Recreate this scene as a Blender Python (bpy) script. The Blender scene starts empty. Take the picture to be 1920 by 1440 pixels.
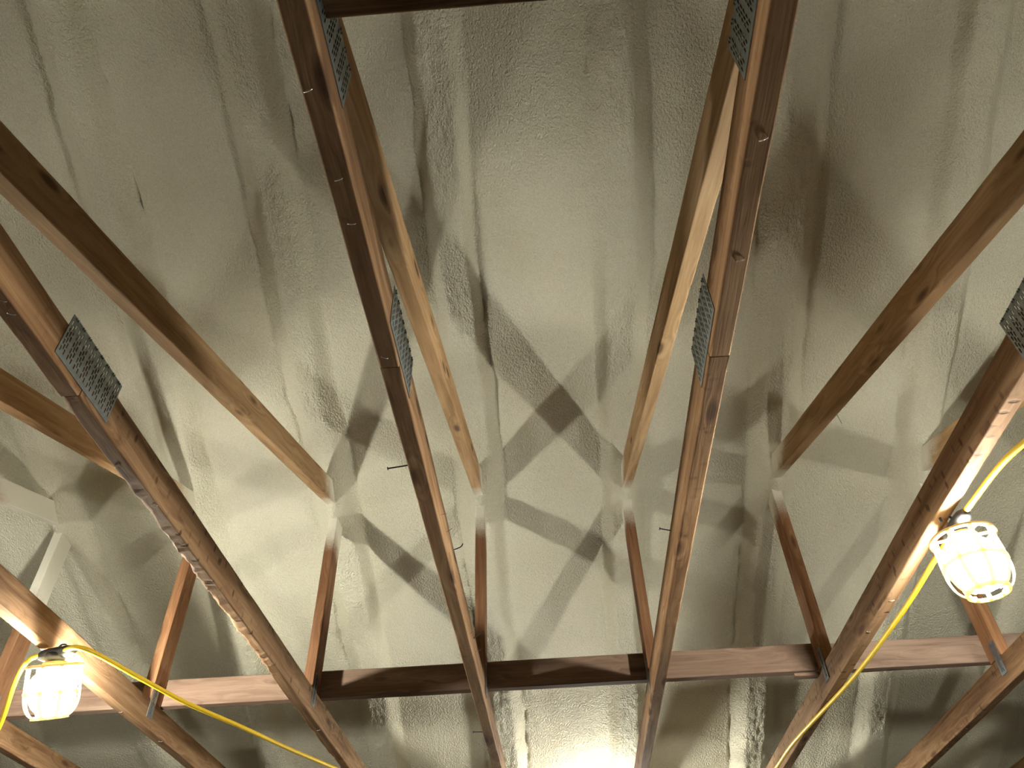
import bpy, math, random
from mathutils import Vector, Matrix, noise

# ------------------------------------------------------------------ camera, world, exposure
SC = bpy.context.scene
COL = SC.collection
CZ = 1.60                                   # camera height above the floor
cam_d = bpy.data.cameras.new('camera')
cam = bpy.data.objects.new('camera', cam_d); COL.objects.link(cam)
cam_d.sensor_width = 36.0
cam_d.lens = 1442 / 1920 * 36.0
cam_d.clip_start = 0.02
R_ = Vector((0.99716276, 0.069694, -0.02844598))
U_ = Vector((0.06818961, -0.67625411, 0.73350566))
W_ = Vector((-0.03188423, 0.73336425, 0.67908783))
m = Matrix((R_, U_, -W_)).transposed().to_4x4()
m.translation = Vector((0, 0, CZ))
cam.matrix_world = m
SC.camera = cam
world = bpy.data.worlds.new('world'); SC.world = world
world.use_nodes = True
world.node_tree.nodes['Background'].inputs[0].default_value = (0.02, 0.025, 0.035, 1)
world.node_tree.nodes['Background'].inputs[1].default_value = 0.2
SC.view_settings.view_transform = 'Standard'
SC.view_settings.look = 'None'
SC.view_settings.gamma = 1
SC.view_settings.use_curve_mapping = False
SC.view_settings.exposure = 0.0
LAMP_STRENGTH = 3350.0
LAMP_COLOR = (1.0, 0.985, 0.90)

# ------------------------------------------------------------------ layout
H = CZ + 1.0052                             # underside of the bottom chords
SP = 0.6096
TRX = {-3: -2.708, -2: -2.098, -1: -1.4926, 0: -0.8989, 1: -0.2743, 2: 0.3447, 3: 0.9651, 4: 1.5683, 5: 2.169, 6: 2.779}
TRZ = {-1: -.002, 0: .008, 1: .010, 2: -.003, 3: 0, 4: -.013}
RIDGE_Y = -0.9
SL = 5 / 12
def crest(y):                               # underside of the foam over the top chords, above the chord underside
    return 0.85 + (2.75 - y) * SL if y > RIDGE_Y else 0.85 + (2.75 - RIDGE_Y) * SL + (y - RIDGE_Y) * SL
BAY = 0.058                                 # the foam between the trusses lies this much higher

# ------------------------------------------------------------------ materials
def mat(name):
    mt = bpy.data.materials.new(name); mt.use_nodes = True
    nt = mt.node_tree
    return mt, nt, nt.nodes['Principled BSDF']
def N(nt, t, **kw):
    n = nt.nodes.new(t)
    for k, v in kw.items():
        if k in n.inputs: n.inputs[k].default_value = v
        else: setattr(n, k, v)
    return n
def ramp(nt, stops):
    r = nt.nodes.new('ShaderNodeValToRGB')
    e = r.color_ramp.elements
    while len(e) < len(stops): e.new(0.5)
    for i, (p, c) in enumerate(stops):
        e[i].position = p; e[i].color = (*c, 1) if len(c) == 3 else c
    return r
def math_n(nt, op, a=None, b=None, clamp=False):
    n = nt.nodes.new('ShaderNodeMath'); n.operation = op; n.use_clamp = clamp
    for i, v in enumerate((a, b)):
        if v is None: continue
        if isinstance(v, (int, float)): n.inputs[i].default_value = v
        else: nt.links.new(v, n.inputs[i])
    return n.outputs[0]
def mixc(nt, fac, a, b, mode='MIX'):
    n = nt.nodes.new('ShaderNodeMix'); n.data_type = 'RGBA'; n.blend_type = mode
    for s, v in ((0, fac), (6, a), (7, b)):
        if isinstance(v, (int, float)): n.inputs[s].default_value = v
        elif isinstance(v, tuple): n.inputs[s].default_value = (*v, 1)
        else: nt.links.new(v, n.inputs[s])
    return n.outputs[2]

FOAM = (0.77, 0.735, 0.60)
def foam_mat():
    mt, nt, p = mat('spray_foam')
    L = nt.links.new
    tc = N(nt, 'ShaderNodeTexCoord')
    n1 = N(nt, 'ShaderNodeTexNoise', Scale=1.7, Detail=3.0); L(tc.outputs['Object'], n1.inputs['Vector'])
    r = ramp(nt, [(0.3, (0.735, 0.693, 0.515)), (0.7, (0.80, 0.765, 0.60))]); L(n1.outputs[0], r.inputs[0])
    sp = N(nt, 'ShaderNodeTexNoise', Scale=190.0, Detail=2.0); L(tc.outputs['Object'], sp.inputs['Vector'])
    spr = ramp(nt, [(0.36, (0.90, 0.895, 0.875)), (0.60, (1.0, 1.0, 1.0))]); L(sp.outputs[0], spr.inputs[0])
    L(mixc(nt, 1.0, r.outputs[0], spr.outputs[0], 'MULTIPLY'), p.inputs['Base Color'])
    p.inputs['Roughness'].default_value = 0.5
    p.inputs['Specular IOR Level'].default_value = 0.35
    mp = N(nt, 'ShaderNodeMapping'); mp.inputs['Scale'].default_value = (1.0, .75, .75); L(tc.outputs['Object'], mp.inputs[0])
    a = N(nt, 'ShaderNodeTexNoise', Scale=135.0, Detail=2.5, Roughness=0.6); L(mp.outputs[0], a.inputs['Vector'])
    b = N(nt, 'ShaderNodeTexNoise', Scale=42.0, Detail=2.0); L(mp.outputs[0], b.inputs['Vector'])
    # rougher patches and smoother ones
    c = N(nt, 'ShaderNodeTexNoise', Scale=2.6, Detail=2.0); L(tc.outputs['Object'], c.inputs['Vector'])
    k = ramp(nt, [(0.36, (0.72,) * 3), (0.64, (1.0,) * 3)]); L(c.outputs[0], k.inputs[0])
    h = math_n(nt, 'ADD', math_n(nt, 'MULTIPLY', a.outputs[0], 1.0), math_n(nt, 'MULTIPLY', b.outputs[0], 0.25))
    bp = N(nt, 'ShaderNodeBump', Distance=0.0155)
    L(math_n(nt, 'MULTIPLY', k.outputs[0], 0.95), bp.inputs['Strength'])
    L(h, bp.inputs['Height'])
    L(bp.outputs[0], p.inputs['Normal'])
    return mt

def wood_mat(name, dark, mid, light, spray=True, flecks=0.5, knots=1.0):
    mt, nt, p = mat(name)
    L = nt.links.new
    at = N(nt, 'ShaderNodeAttribute', attribute_name='grain')
    oi = N(nt, 'ShaderNodeObjectInfo')
    off = N(nt, 'ShaderNodeVectorMath', operation='SCALE'); off.inputs[0].default_value = (37.0, 11.0, 5.0)
    L(oi.outputs['Random'], off.inputs['Scale'])
    ad = N(nt, 'ShaderNodeVectorMath', operation='ADD'); L(at.outputs['Vector'], ad.inputs[0]); L(off.outputs[0], ad.inputs[1])
    def sc(v):
        q = N(nt, 'ShaderNodeVectorMath', operation='MULTIPLY'); q.inputs[1].default_value = v; L(ad.outputs[0], q.inputs[0]); return q.outputs[0]
    # knots
    vo = N(nt, 'ShaderNodeTexVoronoi', Scale=1.0); L(sc((4.2, 15, 15)), vo.inputs['Vector'])
    kn = ramp(nt, [(0.10, (1,) * 3), (0.20, (0,) * 3)]); L(vo.outputs['Distance'], kn.inputs[0])
    halo = ramp(nt, [(0.12, (1,) * 3), (0.5, (0,) * 3)]); L(vo.outputs['Distance'], halo.inputs[0])
    # grain, bent around the knots
    gv = N(nt, 'ShaderNodeVectorMath', operation='ADD'); L(sc((2.2, 42, 42)), gv.inputs[0])
    hb = N(nt, 'ShaderNodeVectorMath', operation='SCALE'); hb.inputs[0].default_value = (0, 1.2, 1.2); L(halo.outputs[0], hb.inputs['Scale'])
    L(hb.outputs[0], gv.inputs[1])
    g1 = N(nt, 'ShaderNodeTexNoise', Scale=1.0, Detail=4.0, Roughness=0.6, Distortion=0.6); L(gv.outputs[0], g1.inputs['Vector'])
    g2 = N(nt, 'ShaderNodeTexNoise', Scale=1.0, Detail=2.0); L(sc((9, 260, 260)), g2.inputs['Vector'])
    g3 = N(nt, 'ShaderNodeTexNoise', Scale=1.0, Detail=3.0); L(sc((3.0, 9, 9)), g3.inputs['Vector'])
    g = math_n(nt, 'ADD', math_n(nt, 'MULTIPLY', g1.outputs[0], 0.6), math_n(nt, 'MULTIPLY', g2.outputs[0], 0.15))
    g = math_n(nt, 'ADD', g, math_n(nt, 'MULTIPLY', g3.outputs[0], 0.25))
    r = ramp(nt, [(0.33, dark), (0.5, mid), (0.66, light)]); L(g, r.inputs[0])
    # board to board tint
    tint = ramp(nt, [(0.0, (0.80, 0.76, 0.72)), (0.5, (1.0, 1.0, 1.0)), (1.0, (1.12, 1.06, 0.98))]); L(oi.outputs['Random'], tint.inputs[0])
    col = mixc(nt, 1.0, r.outputs[0], tint.outputs[0], 'MULTIPLY')
    col = mixc(nt, math_n(nt, 'MULTIPLY', kn.outputs[0], 0.8 * knots), col, (0.075, 0.035, 0.018))
    # skip marks and dents
    vf = N(nt, 'ShaderNodeTexVoronoi', voronoi_dimensions='2D', Scale=1.0, Randomness=1.0)
    sg = N(nt, 'ShaderNodeSeparateXYZ'); L(sc((27, 14, 14)), sg.inputs[0])
    cg = N(nt, 'ShaderNodeCombineXYZ'); L(sg.outputs[0], cg.inputs[0]); L(math_n(nt, 'ADD', sg.outputs[1], sg.outputs[2]), cg.inputs[1]); L(cg.outputs[0], vf.inputs['Vector'])
    fl = ramp(nt, [(0.10, (1,) * 3), (0.19, (0,) * 3)]); L(vf.outputs['Distance'], fl.inputs[0])
    fm = N(nt, 'ShaderNodeTexNoise', Scale=1.0, Detail=1.0); L(sc((1.6, 8, 8)), fm.inputs['Vector'])
    fmr = ramp(nt, [(0.50, (0,) * 3), (0.62, (1,) * 3)]); L(fm.outputs[0], fmr.inputs[0])
    da = N(nt, 'ShaderNodeAttribute', attribute_type='OBJECT', attribute_name='dents')
    dm = ramp(nt, [(0.42, (0,) * 3), (0.56, (1,) * 3)]); L(fm.outputs[0], dm.inputs[0])
    dn = N(nt, 'ShaderNodeTexNoise', Scale=1.0, Detail=1.0); L(sc((23, 9, 19)), dn.inputs['Vector'])
    dnr = ramp(nt, [(0.40, (0.1,) * 3), (0.56, (1,) * 3)]); L(dn.outputs[0], dnr.inputs[0])
    dd = math_n(nt, 'MULTIPLY', math_n(nt, 'MULTIPLY', da.outputs['Fac'], dm.outputs[0]), dnr.outputs[0])
    fmr2 = math_n(nt, 'ADD', math_n(nt, 'MULTIPLY', fmr.outputs[0], .22), dd, True)
    fk = math_n(nt, 'MULTIPLY', math_n(nt, 'MULTIPLY', fl.outputs[0], fmr2), flecks)
    col = mixc(nt, fk, col, (0.05, 0.025, 0.012))
    rough = 0.8
    if spray:
        tc = N(nt, 'ShaderNodeTexCoord')
        sx = N(nt, 'ShaderNodeSeparateXYZ'); L(tc.outputs['Object'], sx.inputs[0])
        # distance below the foam over the top chord
        line = math_n(nt, 'ADD', math_n(nt, 'MULTIPLY', math_n(nt, 'SUBTRACT', 2.75, sx.outputs['Y']), SL), 0.85)
        d = math_n(nt, 'SUBTRACT', line, sx.outputs['Z'])
        sn = N(nt, 'ShaderNodeTexNoise', Scale=14.0, Detail=2.0); L(tc.outputs['Object'], sn.inputs['Vector'])
        sf = N(nt, 'ShaderNodeTexNoise', Scale=330.0, Detail=1.0); L(tc.outputs['Object'], sf.inputs['Vector'])
        ap = N(nt, 'ShaderNodeAttribute', attribute_type='OBJECT', attribute_name='overspray')
        d = math_n(nt, 'SUBTRACT', d, math_n(nt, 'MULTIPLY', math_n(nt, 'SUBTRACT', sn.outputs[0], 0.5), 0.09))
        d = math_n(nt, 'SUBTRACT', d, math_n(nt, 'MULTIPLY', math_n(nt, 'SUBTRACT', sf.outputs[0], 0.5), 0.10))
        d = math_n(nt, 'SUBTRACT', d, ap.outputs['Fac'])
        mr = N(nt, 'ShaderNodeMapRange', interpolation_type='SMOOTHSTEP'); L(d, mr.inputs[0])
        mr.inputs[1].default_value = 0.03; mr.inputs[2].default_value = 0.15; mr.inputs[3].default_value = 1.0; mr.inputs[4].default_value = 0.0
        col = mixc(nt, mr.outputs[0], col, FOAM)
    L(col, p.inputs['Base Color'])
    p.inputs['Roughness'].default_value = rough
    p.inputs['Specular IOR Level'].default_value = 0.14
    bp = N(nt, 'ShaderNodeBump', Strength=0.35, Distance=0.002)
    L(math_n(nt, 'SUBTRACT', math_n(nt, 'ADD', g1.outputs[0], math_n(nt, 'MULTIPLY', g2.outputs[0], .5)), math_n(nt, 'MULTIPLY', fk, 2.0)), bp.inputs['Height'])
    L(bp.outputs[0], p.inputs['Normal'])
    return mt

def simple_mat(name, color, rough=0.5, metal=0.0, spec=0.5, var=0.0, scale=40, bump=0.0):
    mt, nt, p = mat(name)
    tc = N(nt, 'ShaderNodeTexCoord')
    n1 = N(nt, 'ShaderNodeTexNoise', Scale=scale, Detail=3.0); nt.links.new(tc.outputs['Object'], n1.inputs['Vector'])
    lo = tuple(c * (1 - var) for c in color); hi = tuple(min(1, c * (1 + var)) for c in color)
    r = ramp(nt, [(0.3, lo), (0.7, hi)]); nt.links.new(n1.outputs[0], r.inputs[0])
    nt.links.new(r.outputs[0], p.inputs['Base Color'])
    p.inputs['Roughness'].default_value = rough; p.inputs['Metallic'].default_value = metal
    p.inputs['Specular IOR Level'].default_value = spec
    if bump:
        bp = N(nt, 'ShaderNodeBump', Strength=bump, Distance=0.003); nt.links.new(n1.outputs[0], bp.inputs['Height']); nt.links.new(bp.outputs[0], p.inputs['Normal'])
    return mt
def glow_mat(name, color, strength):
    mt, nt, p = mat(name)
    p.inputs['Base Color'].default_value = (0.9, 0.9, 0.9, 1)
    p.inputs['Emission Color'].default_value = (*color, 1); p.inputs['Emission Strength'].default_value = strength
    return mt
def guard_mat(name, color, trans=0.6):
    mt, nt, p = mat(name)
    p.inputs['Base Color'].default_value = (*color, 1); p.inputs['Roughness'].default_value = 0.35
    tr = N(nt, 'ShaderNodeBsdfTranslucent'); tr.inputs[0].default_value = (*color, 1)
    mx = N(nt, 'ShaderNodeMixShader'); mx.inputs[0].default_value = trans
    nt.links.new(p.outputs[0], mx.inputs[1]); nt.links.new(tr.outputs[0], mx.inputs[2])
    nt.links.new(mx.outputs[0], nt.nodes['Material Output'].inputs[0])
    return mt

def jar_mat(name):
    mt, nt, p = mat(name)
    tr = N(nt, 'ShaderNodeBsdfTranslucent'); tr.inputs[0].default_value = (.95, .95, .93, 1)
    tp = N(nt, 'ShaderNodeBsdfTransparent')
    mx = N(nt, 'ShaderNodeMixShader'); mx.inputs[0].default_value = 0.72
    nt.links.new(tr.outputs[0], mx.inputs[1]); nt.links.new(tp.outputs[0], mx.inputs[2])
    nt.links.new(mx.outputs[0], nt.nodes['Material Output'].inputs[0])
    return mt
M = {
    'jar': jar_mat('frosted_jar_glass'),
    'foam': foam_mat(),
    'chord': wood_mat('chord_lumber', (0.13, 0.066, 0.029), (0.275, 0.160, 0.080), (0.42, 0.27, 0.148), spray=False, flecks=0.8),
    'web': wood_mat('web_lumber', (0.24, 0.14, 0.066), (0.41, 0.26, 0.13), (0.53, 0.37, 0.20), flecks=0.15),
    'post': wood_mat('post_lumber', (0.13, 0.06, 0.028), (0.24, 0.12, 0.058), (0.33, 0.19, 0.10), flecks=0.3),
    'brace': wood_mat('brace_lumber', (0.15, 0.095, 0.064), (0.27, 0.185, 0.132), (0.36, 0.26, 0.19), spray=False, flecks=0.2, knots=0.7),
    'zinc': simple_mat('galvanised_steel', (0.25, 0.28, 0.29), 0.42, 0.9, 0.5, 0.18, 60),
    'steel': simple_mat('dark_nail_steel', (0.05, 0.045, 0.045), 0.45, 0.8, 0.5, 0.3, 200),
    'staple': simple_mat('bright_staple_steel', (0.75, 0.73, 0.7), 0.3, 0.9, 0.5, 0.1, 200),
    'cord': simple_mat('yellow_cord_rubber', (0.85, 0.58, 0.02), 0.42, 0, 0.45, 0.06, 30),
    'black': simple_mat('black_socket_rubber', (0.022, 0.022, 0.024), 0.5, 0, 0.4, 0.2, 60),
    'guard': guard_mat('yellow_guard_plastic', (0.96, 0.90, 0.62)),
    'cap': guard_mat('yellow_cap_plastic', (0.92, 0.74, 0.30), 0.12),
    'bulb': glow_mat('lit_bulb_glass', LAMP_COLOR, LAMP_STRENGTH),
    'splinter': simple_mat('splinter_wood', (0.22, 0.13, 0.07), 0.7, 0, 0.2, 0.2, 90),
    'concrete': simple_mat('concrete_slab', (0.022, 0.02, 0.018), 0.8, 0, 0.3, 0.2, 3, 0.2),
    'wallfoam': simple_mat('wall_spray_foam', (0.22, 0.2, 0.165), 0.7, 0, 0.3, 0.08, 4, 0.3),
    'sheath': simple_mat('roof_sheathing', (0.35, 0.24, 0.14), 0.8, 0, 0.2, 0.2, 8),
}

# ------------------------------------------------------------------ mesh helpers
def sstep(a, b, v):
    t = min(1.0, max(0.0, (v - a) / (b - a))); return t * t * (3 - 2 * t)
def mesh_obj(name, verts, faces, material, parent=None, smooth=True, attrs=None):
    me = bpy.data.meshes.new(name)
    me.from_pydata(verts, [], faces); me.update()
    if smooth: me.polygons.foreach_set('use_smooth', [True] * len(me.polygons))
    if attrs:
        a = me.attributes.new('grain', 'FLOAT_VECTOR', 'POINT')
        a.data.foreach_set('vector', [c for v in attrs for c in v])
    me.materials.append(material)
    o = bpy.data.objects.new(name, me); COL.objects.link(o)
    if parent: o.parent = parent
    return o
def tag(o, label=None, cat=None, group=None, kind=None):
    if label: o['label'] = label
    if cat: o['category'] = cat
    if group: o['group'] = group
    if kind: o['kind'] = kind
    return o
def empty(name, loc):
    o = bpy.data.objects.new(name, None); COL.objects.link(o); o.location = loc
    o.empty_display_size = 0.1
    return o
def box(vs, fs, lo, hi):
    b = len(vs)
    for x in (lo[0], hi[0]):
        for y in (lo[1], hi[1]):
            for z in (lo[2], hi[2]): vs.append((x, y, z))
    fs += [tuple(b + i for i in f) for f in ((0, 1, 3, 2), (4, 6, 7, 5), (0, 4, 5, 1), (2, 3, 7, 6), (0, 2, 6, 4), (1, 5, 7, 3))]

def board(name, parent, o0, axis, tdir, wdir, length, depth, thick, material, seed,
          cut0=None, cut1=None, wane=0.0, step=0.045, bow=0.0, low=False, rag=None):
    """A sawn board. o0 centre of the start, axis along it, tdir along its depth, wdir along its thickness.
    cut0/cut1: (point, normal) planes that trim the ends. wane adds rough rounded arrises."""
    rnd = random.Random(seed)
    o0, axis, tdir, wdir = map(Vector, (o0, axis, tdir, wdir))
    axis.normalize(); tdir.normalize(); wdir.normalize()
    n = max(6, int(length / step))
    corners = [(1, 1, 0), (-1, 1, 90), (-1, -1, 180), (1, -1, 270)]
    ph = [rnd.uniform(0, 90) for _ in range(4)]
    amp = [rnd.choice((0.15, 0.4, 1.0)) for _ in range(4)]
    if low: amp = [.08, .08, 1.0 if seed % 2 == 0 else .5, .4]
    bx, bt = rnd.uniform(-1, 1) * bow, rnd.uniform(-1, 1) * bow * .6
    K = 4
    verts, att = [], []
    for i in range(n + 1):
        f = i / n; s = f * length
        for c, (sw, st, a0) in enumerate(corners):
            r = 0.0028
            if wane:
                w = noise.noise((s * 2.3 + ph[c], 3.1, c)) + 0.5 * noise.noise((s * 11 + ph[c], 7.7, c))
                r += wane * amp[c] * max(0.0, w + 0.05)
            rg = 0.0
            if rag and c == rag[0]:
                rg = sstep(rag[1], rag[1] + .25, s) * (1 - sstep(rag[2] - .25, rag[2], s))
                r += rg * (.007 + .012 * max(0, noise.noise((s * 7, 1.3, 2.0))) + .006 * noise.noise((s * 31, 4.3, 2.0)))
            r = max(.0015, min(r, thick * 0.42))
            for k in range(K):
                a = math.radians(a0 + 90 * k / (K - 1))
                w_ = sw * (thick / 2 - r) + r * math.cos(a)
                t_ = st * (depth / 2 - r) + r * math.sin(a)
                jit = 0.0006 * noise.noise((s * 9 + ph[0], w_ * 60, t_ * 60)) + (wane * .10 * noise.noise((s * 34 + ph[c], w_ * 90, t_ * 90)) if r > .006 else 0) + rg * .0035 * noise.noise((s * 60, w_ * 200, t_ * 200))
                w_ += jit; t_ += jit
                p0 = o0 + wdir * w_ + tdir * t_
                s0, s1 = 0.0, length
                if cut0: s0 = (Vector(cut0[0]) - p0).dot(Vector(cut0[1])) / axis.dot(Vector(cut0[1]))
                if cut1: s1 = (Vector(cut1[0]) - p0).dot(Vector(cut1[1])) / axis.dot(Vector(cut1[1]))
                ss = s0 + f * (s1 - s0)
                q = math.sin(math.pi * f)
                verts.append(tuple(p0 + axis * ss + wdir * (bx * q) + tdir * (bt * q)))
                att.append((ss, w_, t_))
    C = 4 * K
    faces = []
    for i in range(n):
        for j in range(C):
            a, b = i * C + j, i * C + (j + 1) % C
            faces.append((a, b, b + C, a + C))
    faces.append(tuple(reversed(range(C)))); faces.append(tuple(range(n * C, n * C + C)))
    # outward orientation
    if axis.dot(wdir.cross(tdir)) < 0: faces = [tuple(reversed(f)) for f in faces]
    o = mesh_obj(name, verts, faces, material, parent, True, att)
    me = o.data
    for i in range(n):
        for j in range(K - 1, C, K): me.polygons[i * C + j].use_smooth = False
    me.polygons[len(me.polygons) - 1].use_smooth = False
    me.polygons[len(me.polygons) - 2].use_smooth = False
    return o

def tube(name, pts, rad, material, parent=None, seg=10, sub=8, caps=True):
    pts = [Vector(p) for p in pts]
    path = []
    for i in range(len(pts) - 1):
        p0 = pts[max(i - 1, 0)]; p1 = pts[i]; p2 = pts[i + 1]; p3 = pts[min(i + 2, len(pts) - 1)]
        for k in range(sub):
            t = k / sub
            path.append(0.5 * ((2 * p1) + (p2 - p0) * t + (2 * p0 - 5 * p1 + 4 * p2 - p3) * t * t + (-p0 + 3 * p1 - 3 * p2 + p3) * t ** 3))
    path.append(pts[-1])
    vs, fs = [], []
    up = Vector((0.13, 0.21, 1)).normalized()
    for i, p in enumerate(path):
        t = (path[min(i + 1, len(path) - 1)] - path[max(i - 1, 0)]).normalized()
        u = (up - t * up.dot(t)).normalized(); v = t.cross(u); up = u
        for j in range(seg):
            a = 2 * math.pi * j / seg
            vs.append(tuple(p + u * (rad * math.cos(a)) + v * (rad * math.sin(a))))
    for i in range(len(path) - 1):
        for j in range(seg):
            a, b = i * seg + j, i * seg + (j + 1) % seg
            fs.append((a, b, b + seg, a + seg))
    if caps:
        fs.append(tuple(reversed(range(seg)))); fs.append(tuple(range(len(vs) - seg, len(vs))))
    return mesh_obj(name, vs, fs, material, parent)

def lathe(vs, fs, prof, seg=40, cx=0, cy=0):
    b = len(vs); n = len(prof)
    for r, z in prof:
        for j in range(seg):
            a = 2 * math.pi * j / seg
            vs.append((cx + r * math.cos(a), cy + r * math.sin(a), z))
    for i in range(n - 1):
        for j in range(seg):
            p, q = b + i * seg + j, b + i * seg + (j + 1) % seg
            fs.append((p, q, q + seg, p + seg))

# ------------------------------------------------------------------ setting: foam ceiling, walls, floor
X0, X1 = -3.35, 3.45
EAVE = 5.0
BACK = 2 * RIDGE_Y - EAVE
TXS = sorted(TRX.values())
ALLX = [X0 - .04] + TXS + [X1 + .04]
def foam_z(x, y):
    z = crest(y) + BAY
    # streaky unevenness of the sprayed passes, long in y
    z += 0.020 * noise.noise((x * 3.3, y * 0.55, 1.7)) + 0.010 * noise.noise((x * 9.0, y * 1.3, 5.1)) + 0.0030 * noise.noise((x * 14, y * 4, 9.3))
    z += 0.0009 * noise.noise((x * 40, y * 30, 2.2))
    for k, xk in enumerate(TXS):
        if abs(x - xk) > 0.26: continue
        wob = 0.016 * noise.noise((y * 1.6, k * 7.3, 0.4)) + 0.006 * noise.noise((y * 7.0, k * 3.9, 2.4))
        d = x - xk + wob
        side = 1 if d > 0 else -1
        hw = 0.060 + 0.022 * noise.noise((y * 1.1, k * 5.7, side * 3.0)) + 0.008 * noise.noise((y * 6, k, side * 8.0))
        soft = 0.044 + 0.026 * noise.noise((y * 0.9, k * 2.1, side * 11.0))
        ad = abs(d)
        bump = BAY * (1 - sstep(hw - soft * .5, hw + soft, ad))
        bump *= 0.92 + 0.25 * noise.noise((y * 1.2, k * 9.1, 6.0))
        bump += 0.0055 * noise.noise((x * 62, y * 40, 4.0)) * (1 - sstep(0.06, 0.13, ad))
        # crease where the ridge meets the bay
        e = (ad - hw - soft * 0.9 - 0.006 * noise.noise((y * 17, k * 3.0, side * 9.0))) / 0.008
        z += 0.014 * math.exp(-e * e) * (0.15 + sstep(-.05, .3, noise.noise((y * 1.4, k * 4.4, side * 2.0)))) * (0.55 + 0.9 * noise.noise((y * 13, k * 2.2, side * 5.0)))
        z -= bump
        # thick collar of foam round the joint of web and post
        dy = y - 2.70
        if abs(dy) < 0.35:
            z -= 0.056 * math.exp(-(d / 0.046) ** 2 - (dy / 0.11) ** 2)
    return H + z
def grid(xs, ys):
    vs = [(x, y, foam_z(x, y)) for y in ys for x in xs]
    nx = len(xs)
    fs = [(j * nx + i, (j + 1) * nx + i, (j + 1) * nx + i + 1, j * nx + i + 1) for j in range(len(ys) - 1) for i in range(nx - 1)]
    return vs, fs
def rng(a, b, st):
    n = max(1, int(round((b - a) / st))); return [a + (b - a) * i / n for i in range(n + 1)]
xs = rng(X0, -2.0, .025)[:-1] + rng(-2.0, 2.1, .0068)[:-1] + rng(2.1, X1, .025)
ys = rng(RIDGE_Y, 0.7, .05)[:-1] + rng(0.7, 5.0, .0115)
vs, fs = grid(xs, ys)
def close_slab(vs, fs, nx, ny, th=0.16):
    b = len(vs)
    c = [0, nx - 1, (ny - 1) * nx + nx - 1, (ny - 1) * nx]
    for i in c: vs.append((vs[i][0], vs[i][1], vs[i][2] + th + .1))
    fs.append((b, b + 1, b + 2, b + 3))
    edges = [[i for i in range(nx)], [j * nx + nx - 1 for j in range(ny)], [(ny - 1) * nx + i for i in reversed(range(nx))], [j * nx for j in reversed(range(ny))]]
    for k, e in enumerate(edges):
        fs.append(tuple(reversed(e)) + (b + k, b + (k + 1) % 4)[0:2])
close_slab(vs, fs, len(xs), len(ys))
ceil = mesh_obj('ceiling', vs, fs, M['foam'])
tag(ceil, 'cream spray foam sloping under the roof, with ridges over the buried rafters', kind='structure')
xs2 = rng(X0, X1, .06); ys2 = rng(BACK, RIDGE_Y, .08)
vs, fs = grid(xs2, ys2)
close_slab(vs, fs, len(xs2), len(ys2))
c2 = mesh_obj('ceiling', vs, fs, M['foam'])
tag(c2, 'cream spray foam under the roof slope beyond the ridge', kind='structure')
def slab(name, lo, hi, material, label):
    vs, fs = [], []; box(vs, fs, lo, hi)
    o = mesh_obj(name, vs, fs, material, None, False); tag(o, label, kind='structure'); return o
slab('floor', (X0 - .2, BACK - .2, -.12), (X1 + .2, EAVE + .2, 0), M['concrete'], 'grey concrete floor slab of the workshop')
def gable(name, x0, x1, label):
    prof = [(BACK, 0), (EAVE, 0), (EAVE, H + .12), (RIDGE_Y, H + crest(RIDGE_Y) + .25), (BACK, H + .12)]
    n = len(prof)
    vs = [(x0, y, z) for y, z in prof] + [(x1, y, z) for y, z in prof]
    fs = [tuple(range(n)), tuple(reversed(range(n, 2 * n)))] + [(i, i + n, (i + 1) % n + n, (i + 1) % n) for i in range(n)]
    o = mesh_obj(name, vs, fs, M['wallfoam'], None, False); tag(o, label, kind='structure')
gable('wall_left', X0 - .15, X0, 'foam coated gable wall beyond the trusses')
gable('wall_right', X1, X1 + .15, 'foam coated gable wall on the other end')
slab('wall_front', (X0 - .15, EAVE, 0), (X1 + .15, EAVE + .15, H), M['wallfoam'], 'foam coated eave wall under the low end of the roof')
slab('wall_back', (X0 - .15, BACK - .15, 0), (X1 + .15, BACK, H), M['wallfoam'], 'foam coated eave wall behind the ridge')

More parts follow.
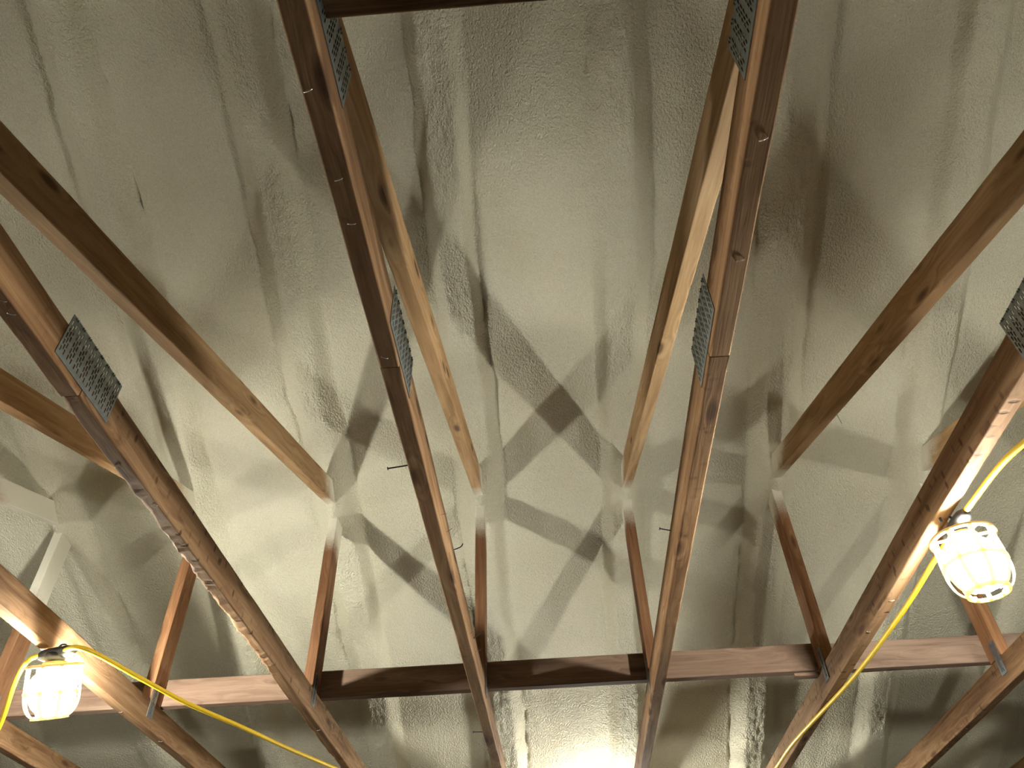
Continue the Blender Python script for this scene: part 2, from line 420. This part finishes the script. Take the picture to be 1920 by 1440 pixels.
# ------------------------------------------------------------------ truss plates, nails
def plate_mesh(ly, lz):
    """Punched connector plate in the yz plane, its back on x = 0, front at x = 0.0014; slots are real holes."""
    vs, fs = [], []
    T = 0.0014
    def rect(y0, y1, z0, z1):
        b = len(vs); vs.extend([(T, y0, z0), (T, y1, z0), (T, y1, z1), (T, y0, z1)]); fs.append((b, b + 1, b + 2, b + 3))
    def wall(y0, y1, z0, z1):                      # the four sides of a slot
        b = len(vs)
        for x in (0, T): vs.extend([(x, y0, z0), (x, y1, z0), (x, y1, z1), (x, y0, z1)])
        for i in range(4):
            j = (i + 1) % 4; fs.append((b + i, b + j, b + 4 + j, b + 4 + i))
    pitch = 0.0257; sw = 0.0036; sh = 0.0115; zp = 0.0168
    n = max(1, int(ly / pitch)); pitch = ly / n
    cols = []
    for i in range(n):
        c = -ly / 2 + (i + .5) * pitch
        for k, o in enumerate((-0.0062, 0.0, 0.0062)): cols.append((c + o, k % 2))
    y = -ly / 2
    for c, st in cols:
        rect(y, c - sw / 2, -lz / 2, lz / 2)
        m_ = int((lz - .006) / zp) - (1 if st else 0); z = -lz / 2
        zs = -(m_ - 1) / 2 * zp
        for q in range(m_):
            a = zs + q * zp - sh / 2; b_ = a + sh
            rect(c - sw / 2, c + sw / 2, z, a); wall(c - sw / 2, c + sw / 2, a, b_); z = b_
        rect(c - sw / 2, c + sw / 2, z, lz / 2)
        y = c + sw / 2
    rect(y, ly / 2, -lz / 2, lz / 2)
    b = len(vs)
    for x in (0, T): vs.extend([(x, -ly / 2, -lz / 2), (x, ly / 2, -lz / 2), (x, ly / 2, lz / 2), (x, -ly / 2, lz / 2)])
    for i in range(4):
        j = (i + 1) % 4; fs.append((b + i, b + j, b + 4 + j, b + 4 + i))
    # bent teeth showing along the upper edge
    for i in range(n):
        for o in (-.003, .003):
            box(vs, fs, (T, -ly / 2 + (i + .5) * pitch + o - .0007, lz / 2 - .006), (T + .0022, -ly / 2 + (i + .5) * pitch + o + .0007, lz / 2 - .001))
    me = bpy.data.meshes.new('connector_plate'); me.from_pydata(vs, [], fs); me.update(); me.materials.append(M['zinc'])
    return me
PM_SPLICE = plate_mesh(0.206, 0.102)
PM_NODE = plate_mesh(0.33, 0.105)
PM_HEEL = plate_mesh(0.042, 0.115)
def plate(me, parent, side, y, z, tilt=0.0):
    o = bpy.data.objects.new('connector_plate', me); COL.objects.link(o); o.parent = parent
    o.location = (side * 0.0193, y, z)
    o.rotation_euler = (tilt, 0, 0) if side > 0 else (-tilt, 0, math.pi)
    return o
def nail(parent, base, d, length, head=True, name='nail', rad=0.0016, bend=None):
    base = Vector(base); d = Vector(d).normalized()
    tip = base + d * length
    pts = [base - d * 0.01, base + d * length * .5, tip]
    if bend: pts = [base - d * .01, base + d * length * .55, base + d * length * .6 + Vector(bend)]
    o = tube(name, pts, rad, M['steel'] if name == 'nail' else M['splinter'], parent, 6, 3)
    if head:
        h = tube('nail_head', [tip - d * .0003, tip + d * 0.0016], rad * 2.3, M['steel'], o, 8, 1)
    return o
def staple(parent, x, y, rot=0.0):
    c, s = math.cos(rot), math.sin(rot)
    pts = [(x - .006 * c, y - .006 * s, .004), (x - .006 * c, y - .006 * s, -.0012), (x + .006 * c, y + .006 * s, -.0012), (x + .006 * c, y + .006 * s, .004)]
    return tube('staple', pts, 0.0007, M['staple'], parent, 5, 2)

# ------------------------------------------------------------------ trusses
LABELS = {
    -3: 'roof truss next to the gable wall, past the lamp cord',
    -2: 'roof truss with foam coated web, past the lamp hung from a black socket',
    -1: 'roof truss whose chord carries the lamp hung from a black socket',
    0: 'roof truss with a torn barky lower edge beside the loop of yellow cord',
    1: 'roof truss with long nails sticking out of its dark bottom chord',
    2: 'roof truss with a split across the chord joint at its slotted plate',
    3: 'roof truss whose chord the yellow cord runs along to a caged lamp',
    4: 'roof truss past the cord lamp, with a dented reddish chord',
    5: 'roof truss second beyond the chord the cord lamp hangs from',
    6: 'roof truss next to the gable wall on the cord lamp end',
}
PY0, PY1 = 2.724, 2.813                      # the upright post
WS = 0.337; WA = math.atan(WS)
def make_truss(i):
    x = TRX[i]; t = empty('roof_truss', (x, 0, H + TRZ.get(i, 0)))
    tag(t, LABELS[i], 'roof truss', 'roof trusses under the foam')
    X, Y, Z = (1, 0, 0), (0, 1, 0), (0, 0, 1)
    wn = {0: .022, 3: .014, 2: .008, 4: .012, -1: .006}.get(i, .005)
    J = 1.035 + random.Random(i).uniform(-.01, .012)
    J2 = 2 * RIDGE_Y - J
    bc = board('bottom_chord', t, (0, J + .0012, .0445), Y, Z, X, EAVE - .01 - J, .089, .038, M['chord'], 100 + i, wane=wn, bow=.002, low=True, step=.014 if i == 0 else .04, rag=(2, .35, 1.45) if i == 0 else None)
    bc['dents'] = {0: .9, 3: .7, 4: .7, -1: .4}.get(i, 0.0)
    board('bottom_chord', t, (0, J2 + .001, .0445), Y, Z, X, J - J2 - .002, .089, .038, M['chord'], 200 + i, wane=wn * .5, low=True)
    board('bottom_chord', t, (0, BACK + .01, .0445), Y, Z, X, J2 - BACK - .012, .089, .038, M['chord'], 300 + i, step=.3)
    # web: underside passes (0.655, 0.159) and (2.526, 0.79)
    ax = Vector((0, math.cos(WA), math.sin(WA))); td = Vector((0, -math.sin(WA), math.cos(WA)))
    c0 = Vector((0, 0.655, 0.159)) + td * .0445 - ax * .5
    w = board('web', t, c0, ax, td, X, 2.4, .089, .038, M['web'], 400 + i, cut0=((0, 0, .0894), (0, 0, 1)), cut1=((0, PY0 - .001, 0), (0, 1, 0)), wane=.007)
    w['overspray'] = {-2: .22, -1: .02, 3: .03}.get(i, 0.0)
    p_ = board('post', t, (0, (PY0 + PY1) / 2, .0894), Z, Y, X, .84, .089, .038, M['post'], 500 + i, wane=.004)
    p_['overspray'] = {-2: .25, 0: .07, 1: .05, 2: .03, 3: .03, -1: .02}.get(i, 0.02)
    # steep web towards the ridge
    a2 = Vector((0, RIDGE_Y + .12 - .14, crest(RIDGE_Y) - .15 - .0894)).normalized(); t2 = Vector((0, -a2.z, a2.y))
    board('web', t, Vector((0, .14, .0894)) - a2 * .1, a2, t2, X, 2.6, .089, .038, M['web'], 600 + i, cut0=((0, 0, .0894), (0, 0, 1)), cut1=((0, 0, crest(RIDGE_Y) - .10), (0, 0, 1)), step=.2)
    for s in (1, -1):
        plate(PM_SPLICE, t, s, J - .003, .0655 if i != 1 else .060)
        plate(PM_NODE, t, s, .368, .100)
        plate(PM_HEEL, t, s, PY0 + .026, .088)
    return t
TR = {i: make_truss(i) for i in TRX}
# long nails and slivers on the bottom chords
nail(TR[1], (-.019, 1.372, .030), (-1, .03, -.10), .052)
nail(TR[1], (.019, 1.852, .095), (1, .1, .45), .030, False, bend=(0.004, .004, .012))
nail(TR[1], (-.019, 3.08, .020), (-1, .0, .03), .042)
nail(TR[1], (.019, 2.34, .06), (1, .25, .8), .040, False)
nail(TR[2], (-.019, 1.775, .078), (-1, .1, .35), .028)
for k, (y, dz) in enumerate(((1.58, .3), (1.69, .5), (2.18, .6), (2.24, .4), (2.42, .5), (2.45, .2))):
    nail(TR[1], (.019, y, .03 + .02 * (k % 3)), (1, .2 * (-1) ** k, dz), .016, False, 'splinter', .0006)
nail(TR[3], (.0, 1.97, .578), (.1, 0, -1), .03, False, 'splinter', .0009)
rs = random.Random(5)
for i, ylist in {0: (.62, .80, .83, 1.27, 1.42, 2.9), 1: (.62, .70, .48, 1.0), 2: (.82, .60), 3: (2.1, 2.3), -1: (2.6, 2.9), 4: (3.2,)}.items():
    for y in ylist: staple(TR[i], rs.uniform(-.01, .01), y, rs.uniform(-.5, .5))

# ------------------------------------------------------------------ braces across the trusses
zt = H + .0897
def brace(x0, x1, y, z, seed, label, height=.1, thick=.038):
    o = board('lateral_brace', None, (x0, y + thick / 2, z + height / 2), (1, 0, 0), (0, 0, 1), (0, 1, 0), x1 - x0, height, thick, M['brace'], seed, wane=.004)
    return tag(o, label, 'brace')
zb = zt + .004
brace(-1.49 - .35, 0.985, PY1 + .003, zb, 901, 'long flat brace board resting across the chords behind the posts')
brace(0.990, 2.62, PY1 + .004, zb - .004, 902, 'brace board continuing past the cord lamp chord, butted to the long one')
brace(-2.6, -1.845, PY1 + .004, zb - .004, 903, 'brace board behind the lamp on the black socket, butted to the long one')
bl = board('lateral_brace', None, (TRX[1] + .0205, .401, zt + .046), (1, 0, 0), (0, 0, 1), (0, 1, 0), SP - .034, .089, .038, M['chord'], 905)
tag(bl, 'short dark block set on edge between two trusses at the large node plates', 'brace')
sc_ = board('wood_offcut', None, (TRX[3] - .108, PY1 + .022, zt - .0075), (1, 0, 0), (0, 0, 1), (0, 1, 0), .088, .012, .036, M['brace'], 906)
tag(sc_, 'thin wood offcut wedged under the brace beside the cord lamp chord', 'offcut')

# ------------------------------------------------------------------ string lights
def lamp(x, y, ztop, ang, label, tilt=None):
    """ztop: top of the rubber socket; the guard hangs straight down from it. ang: direction of the cord."""
    t = empty('caged_lamp', (x, y, ztop)); t.rotation_euler = (0, 0, ang)
    tag(t, label, 'lamp', 'lamps on the yellow cord')
    TM = Matrix.Identity(4)
    if tilt:
        dl = Matrix.Rotation(-ang, 3, 'Z') @ Vector(tilt)
        TM = Matrix.Translation((0, 0, -.03)) @ Vector((0, 0, -1)).rotation_difference(dl).to_matrix().to_4x4() @ Matrix.Translation((0, 0, .03))
    def tl(v): return [tuple(TM @ Vector(q)) for q in v]
    # rubber socket lying along the cord, with a neck and a hook
    vs, fs = [], []
    prof = [(.0, -.066), (.008, -.066), (.012, -.058), (.0175, -.045), (.019, -.02), (.019, .02), (.0175, .045), (.012, .058), (.008, .066), (.0, .066)]
    lathe(vs, fs, prof, 18)
    vs[:] = [(z, yy, xx * .95 - .02) for xx, yy, z in vs]
    lathe(vs, fs, [(.0, -.02), (.026, -.025), (.028, -.036), (.024, -.043), (.0, -.044)], 22)
    mesh_obj('socket', vs, fs, M['black'], t)
    tube('hook', [(0, 0, -.01), (0, .004, .006), (0, .018, .014), (.002, .027, .008), (.002, .028, -.006)], .003, M['black'], t, 8, 5)
    # cap of the guard: small dome, open spokes and a flange
    vs, fs = [], []
    lathe(vs, fs, [(.0, -.040), (.022, -.041), (.031, -.045), (.034, -.052), (.030, -.052), (.022, -.047), (.0, -.046)], 32)
    lathe(vs, fs, [(.063, -.050), (.076, -.053), (.0765, -.057), (.063, -.057), (.063, -.050)], 44)
    for k in range(6):
        an = 2 * math.pi * (k + .2) / 6; b0 = len(vs); ca, sa = math.cos(an), math.sin(an)
        for r_ in (.028, .066):
            for dt, dz in ((-.004, -.053), (.004, -.053), (.004, -.049), (-.004, -.049)): vs.append((r_ * ca - dt * sa, r_ * sa + dt * ca, dz))
        for c in range(4): fs.append((b0 + c, b0 + (c + 1) % 4, b0 + 4 + (c + 1) % 4, b0 + 4 + c))
    mesh_obj('guard_cap', tl(vs), fs, M['cap'], t)
    # guard: uprights that close to a ring underneath
    R0, ZT, ZB = .067, -.055, -.196
    def prof_r(u):
        z = ZT + (ZB - ZT) * u
        if u < .52: return R0 + .003 * math.sin(u * 3), z
        a = (u - .52) / .48
        return .030 + (R0 + .003 - .030) * math.sqrt(max(0, 1 - a ** 2.3)), z
    vs, fs = [], []
    nr = 9
    for k in range(nr):
        a = 2 * math.pi * (k + .3) / nr
        ca, sa = math.cos(a), math.sin(a)
        b = len(vs); S = 22
        for q in range(S + 1):
            r, z = prof_r(q / S)
            for dr, dt in ((.0025, -.0045), (.0025, .0045), (-.0025, .0045), (-.0025, -.0045)):
                vs.append(((r + dr) * ca - dt * sa, (r + dr) * sa + dt * ca, z))
        for q in range(S):
            for c in range(4):
                p, p2 = b + q * 4 + c, b + q * 4 + (c + 1) % 4
                fs.append((p, p2, p2 + 4, p + 4))
    for u, w in ((.50, .003), (.97, .004)):
        r, z = prof_r(u)
        lathe(vs, fs, [(r + .003, z + w), (r + .003, z - w), (r - .003, z - w), (r - .003, z + w), (r + .003, z + w)], 44)
    mesh_obj('guard', tl(vs), fs, M['guard'], t, False)
    # frosted bulb filling most of the guard
    vs, fs = [], []
    prof = [(.0, -.046), (.034, -.051), (.036, -.062), (.042, -.072), (.052, -.082), (.059, -.096), (.0605, -.115), (.060, -.132), (.056, -.150), (.048, -.166), (.036, -.178), (.020, -.186), (.0, -.188)]
    lathe(vs, fs, prof, 32)
    mesh_obj('frosted_jar', tl(vs), fs, M['jar'], t)
    vs, fs = [], []
    prof = [(.0, -.052), (.014, -.053), (.018, -.060), (.025, -.070), (.029, -.082), (.030, -.094), (.0285, -.106), (.023, -.117), (.013, -.125), (.0, -.128)]
    lathe(vs, fs, prof, 18)
    b_ = mesh_obj('bulb', tl(vs), fs, M['bulb'], t)
    tag(b_, 'glowing white bulb')
    return t
def P(x, y, z): return (x, y, CZ + z)
LL = (-1.440, 2.070); LR = (0.987, 1.668); LC = (0.22, 4.52); FILL_W = (-2.55, 0.55); FILL_E = (2.62, 0.62)
cl = [P(-2.30, -.1, .95), P(FILL_W[0], FILL_W[1], .978), P(-2.72, 1.1, .98), P(-2.86, 2.2, .96), P(-2.62, 2.95, .86), P(-2.2, 2.80, .82), P(-1.90, 2.55, .855), P(-1.754, 2.385, .90), P(-1.605, 2.171, .95), P(-1.522, 2.085, .974), P(LL[0], LL[1], .976), P(-1.345, 2.040, .974), P(-1.266, 2.237, .965), P(-1.190, 2.43, .955), P(-1.092, 2.66, .955), P(-1.007, 2.935, .965),
      P(-.907, 3.254, .982), P(-.80, 3.55, .988), P(-.5, 3.98, .972), P(-.2, 4.35, .985), P(LC[0], LC[1], .978), P(.42, 4.45, .982), P(.70, 4.14, .965), P(.88, 3.72, .985), P(.917, 3.25, .992), P(.985, 2.62, .990), P(1.003, 2.15, .988), P(.990, 1.84, .980), P(LR[0], LR[1], .976), P(.990, 1.575, .982), P(1.008, 1.34, .972), P(1.12, 1.12, .95), P(1.5, .95, .96), P(2.1, .78, .95), P(FILL_E[0], FILL_E[1], .978), P(2.95, .35, .93)]
cd = tube('string_light_cord', cl, .0070, M['cord'], None, 10, 10)
tag(cd, 'yellow rubber cord of the string lights looping under the chords', 'cord')
zs = CZ + .998
lamp(LL[0], LL[1], zs, math.atan2(-.045, .177), 'lit caged lamp below a black rubber socket, cord drooping off both sides', (.03, .42, -.907))
lamp(LR[0], LR[1], zs, math.pi / 2, 'lit caged lamp close under the chord that the cord runs along')
lamp(FILL_W[0], FILL_W[1], zs, 1.9, 'added unseen caged lamp, fill light near the gable truss, close to the loose cord end')  # extra lamp out of view, added to brighten the upper left foam
lamp(FILL_E[0], FILL_E[1], zs, -.3, 'added unseen caged lamp, fill light beyond the dented reddish chord, towards the end gable')  # another lamp added outside the frame, lifts the upper right foam
lamp(LC[0], LC[1], zs, .0, 'lit caged lamp between two chords near the low eave')
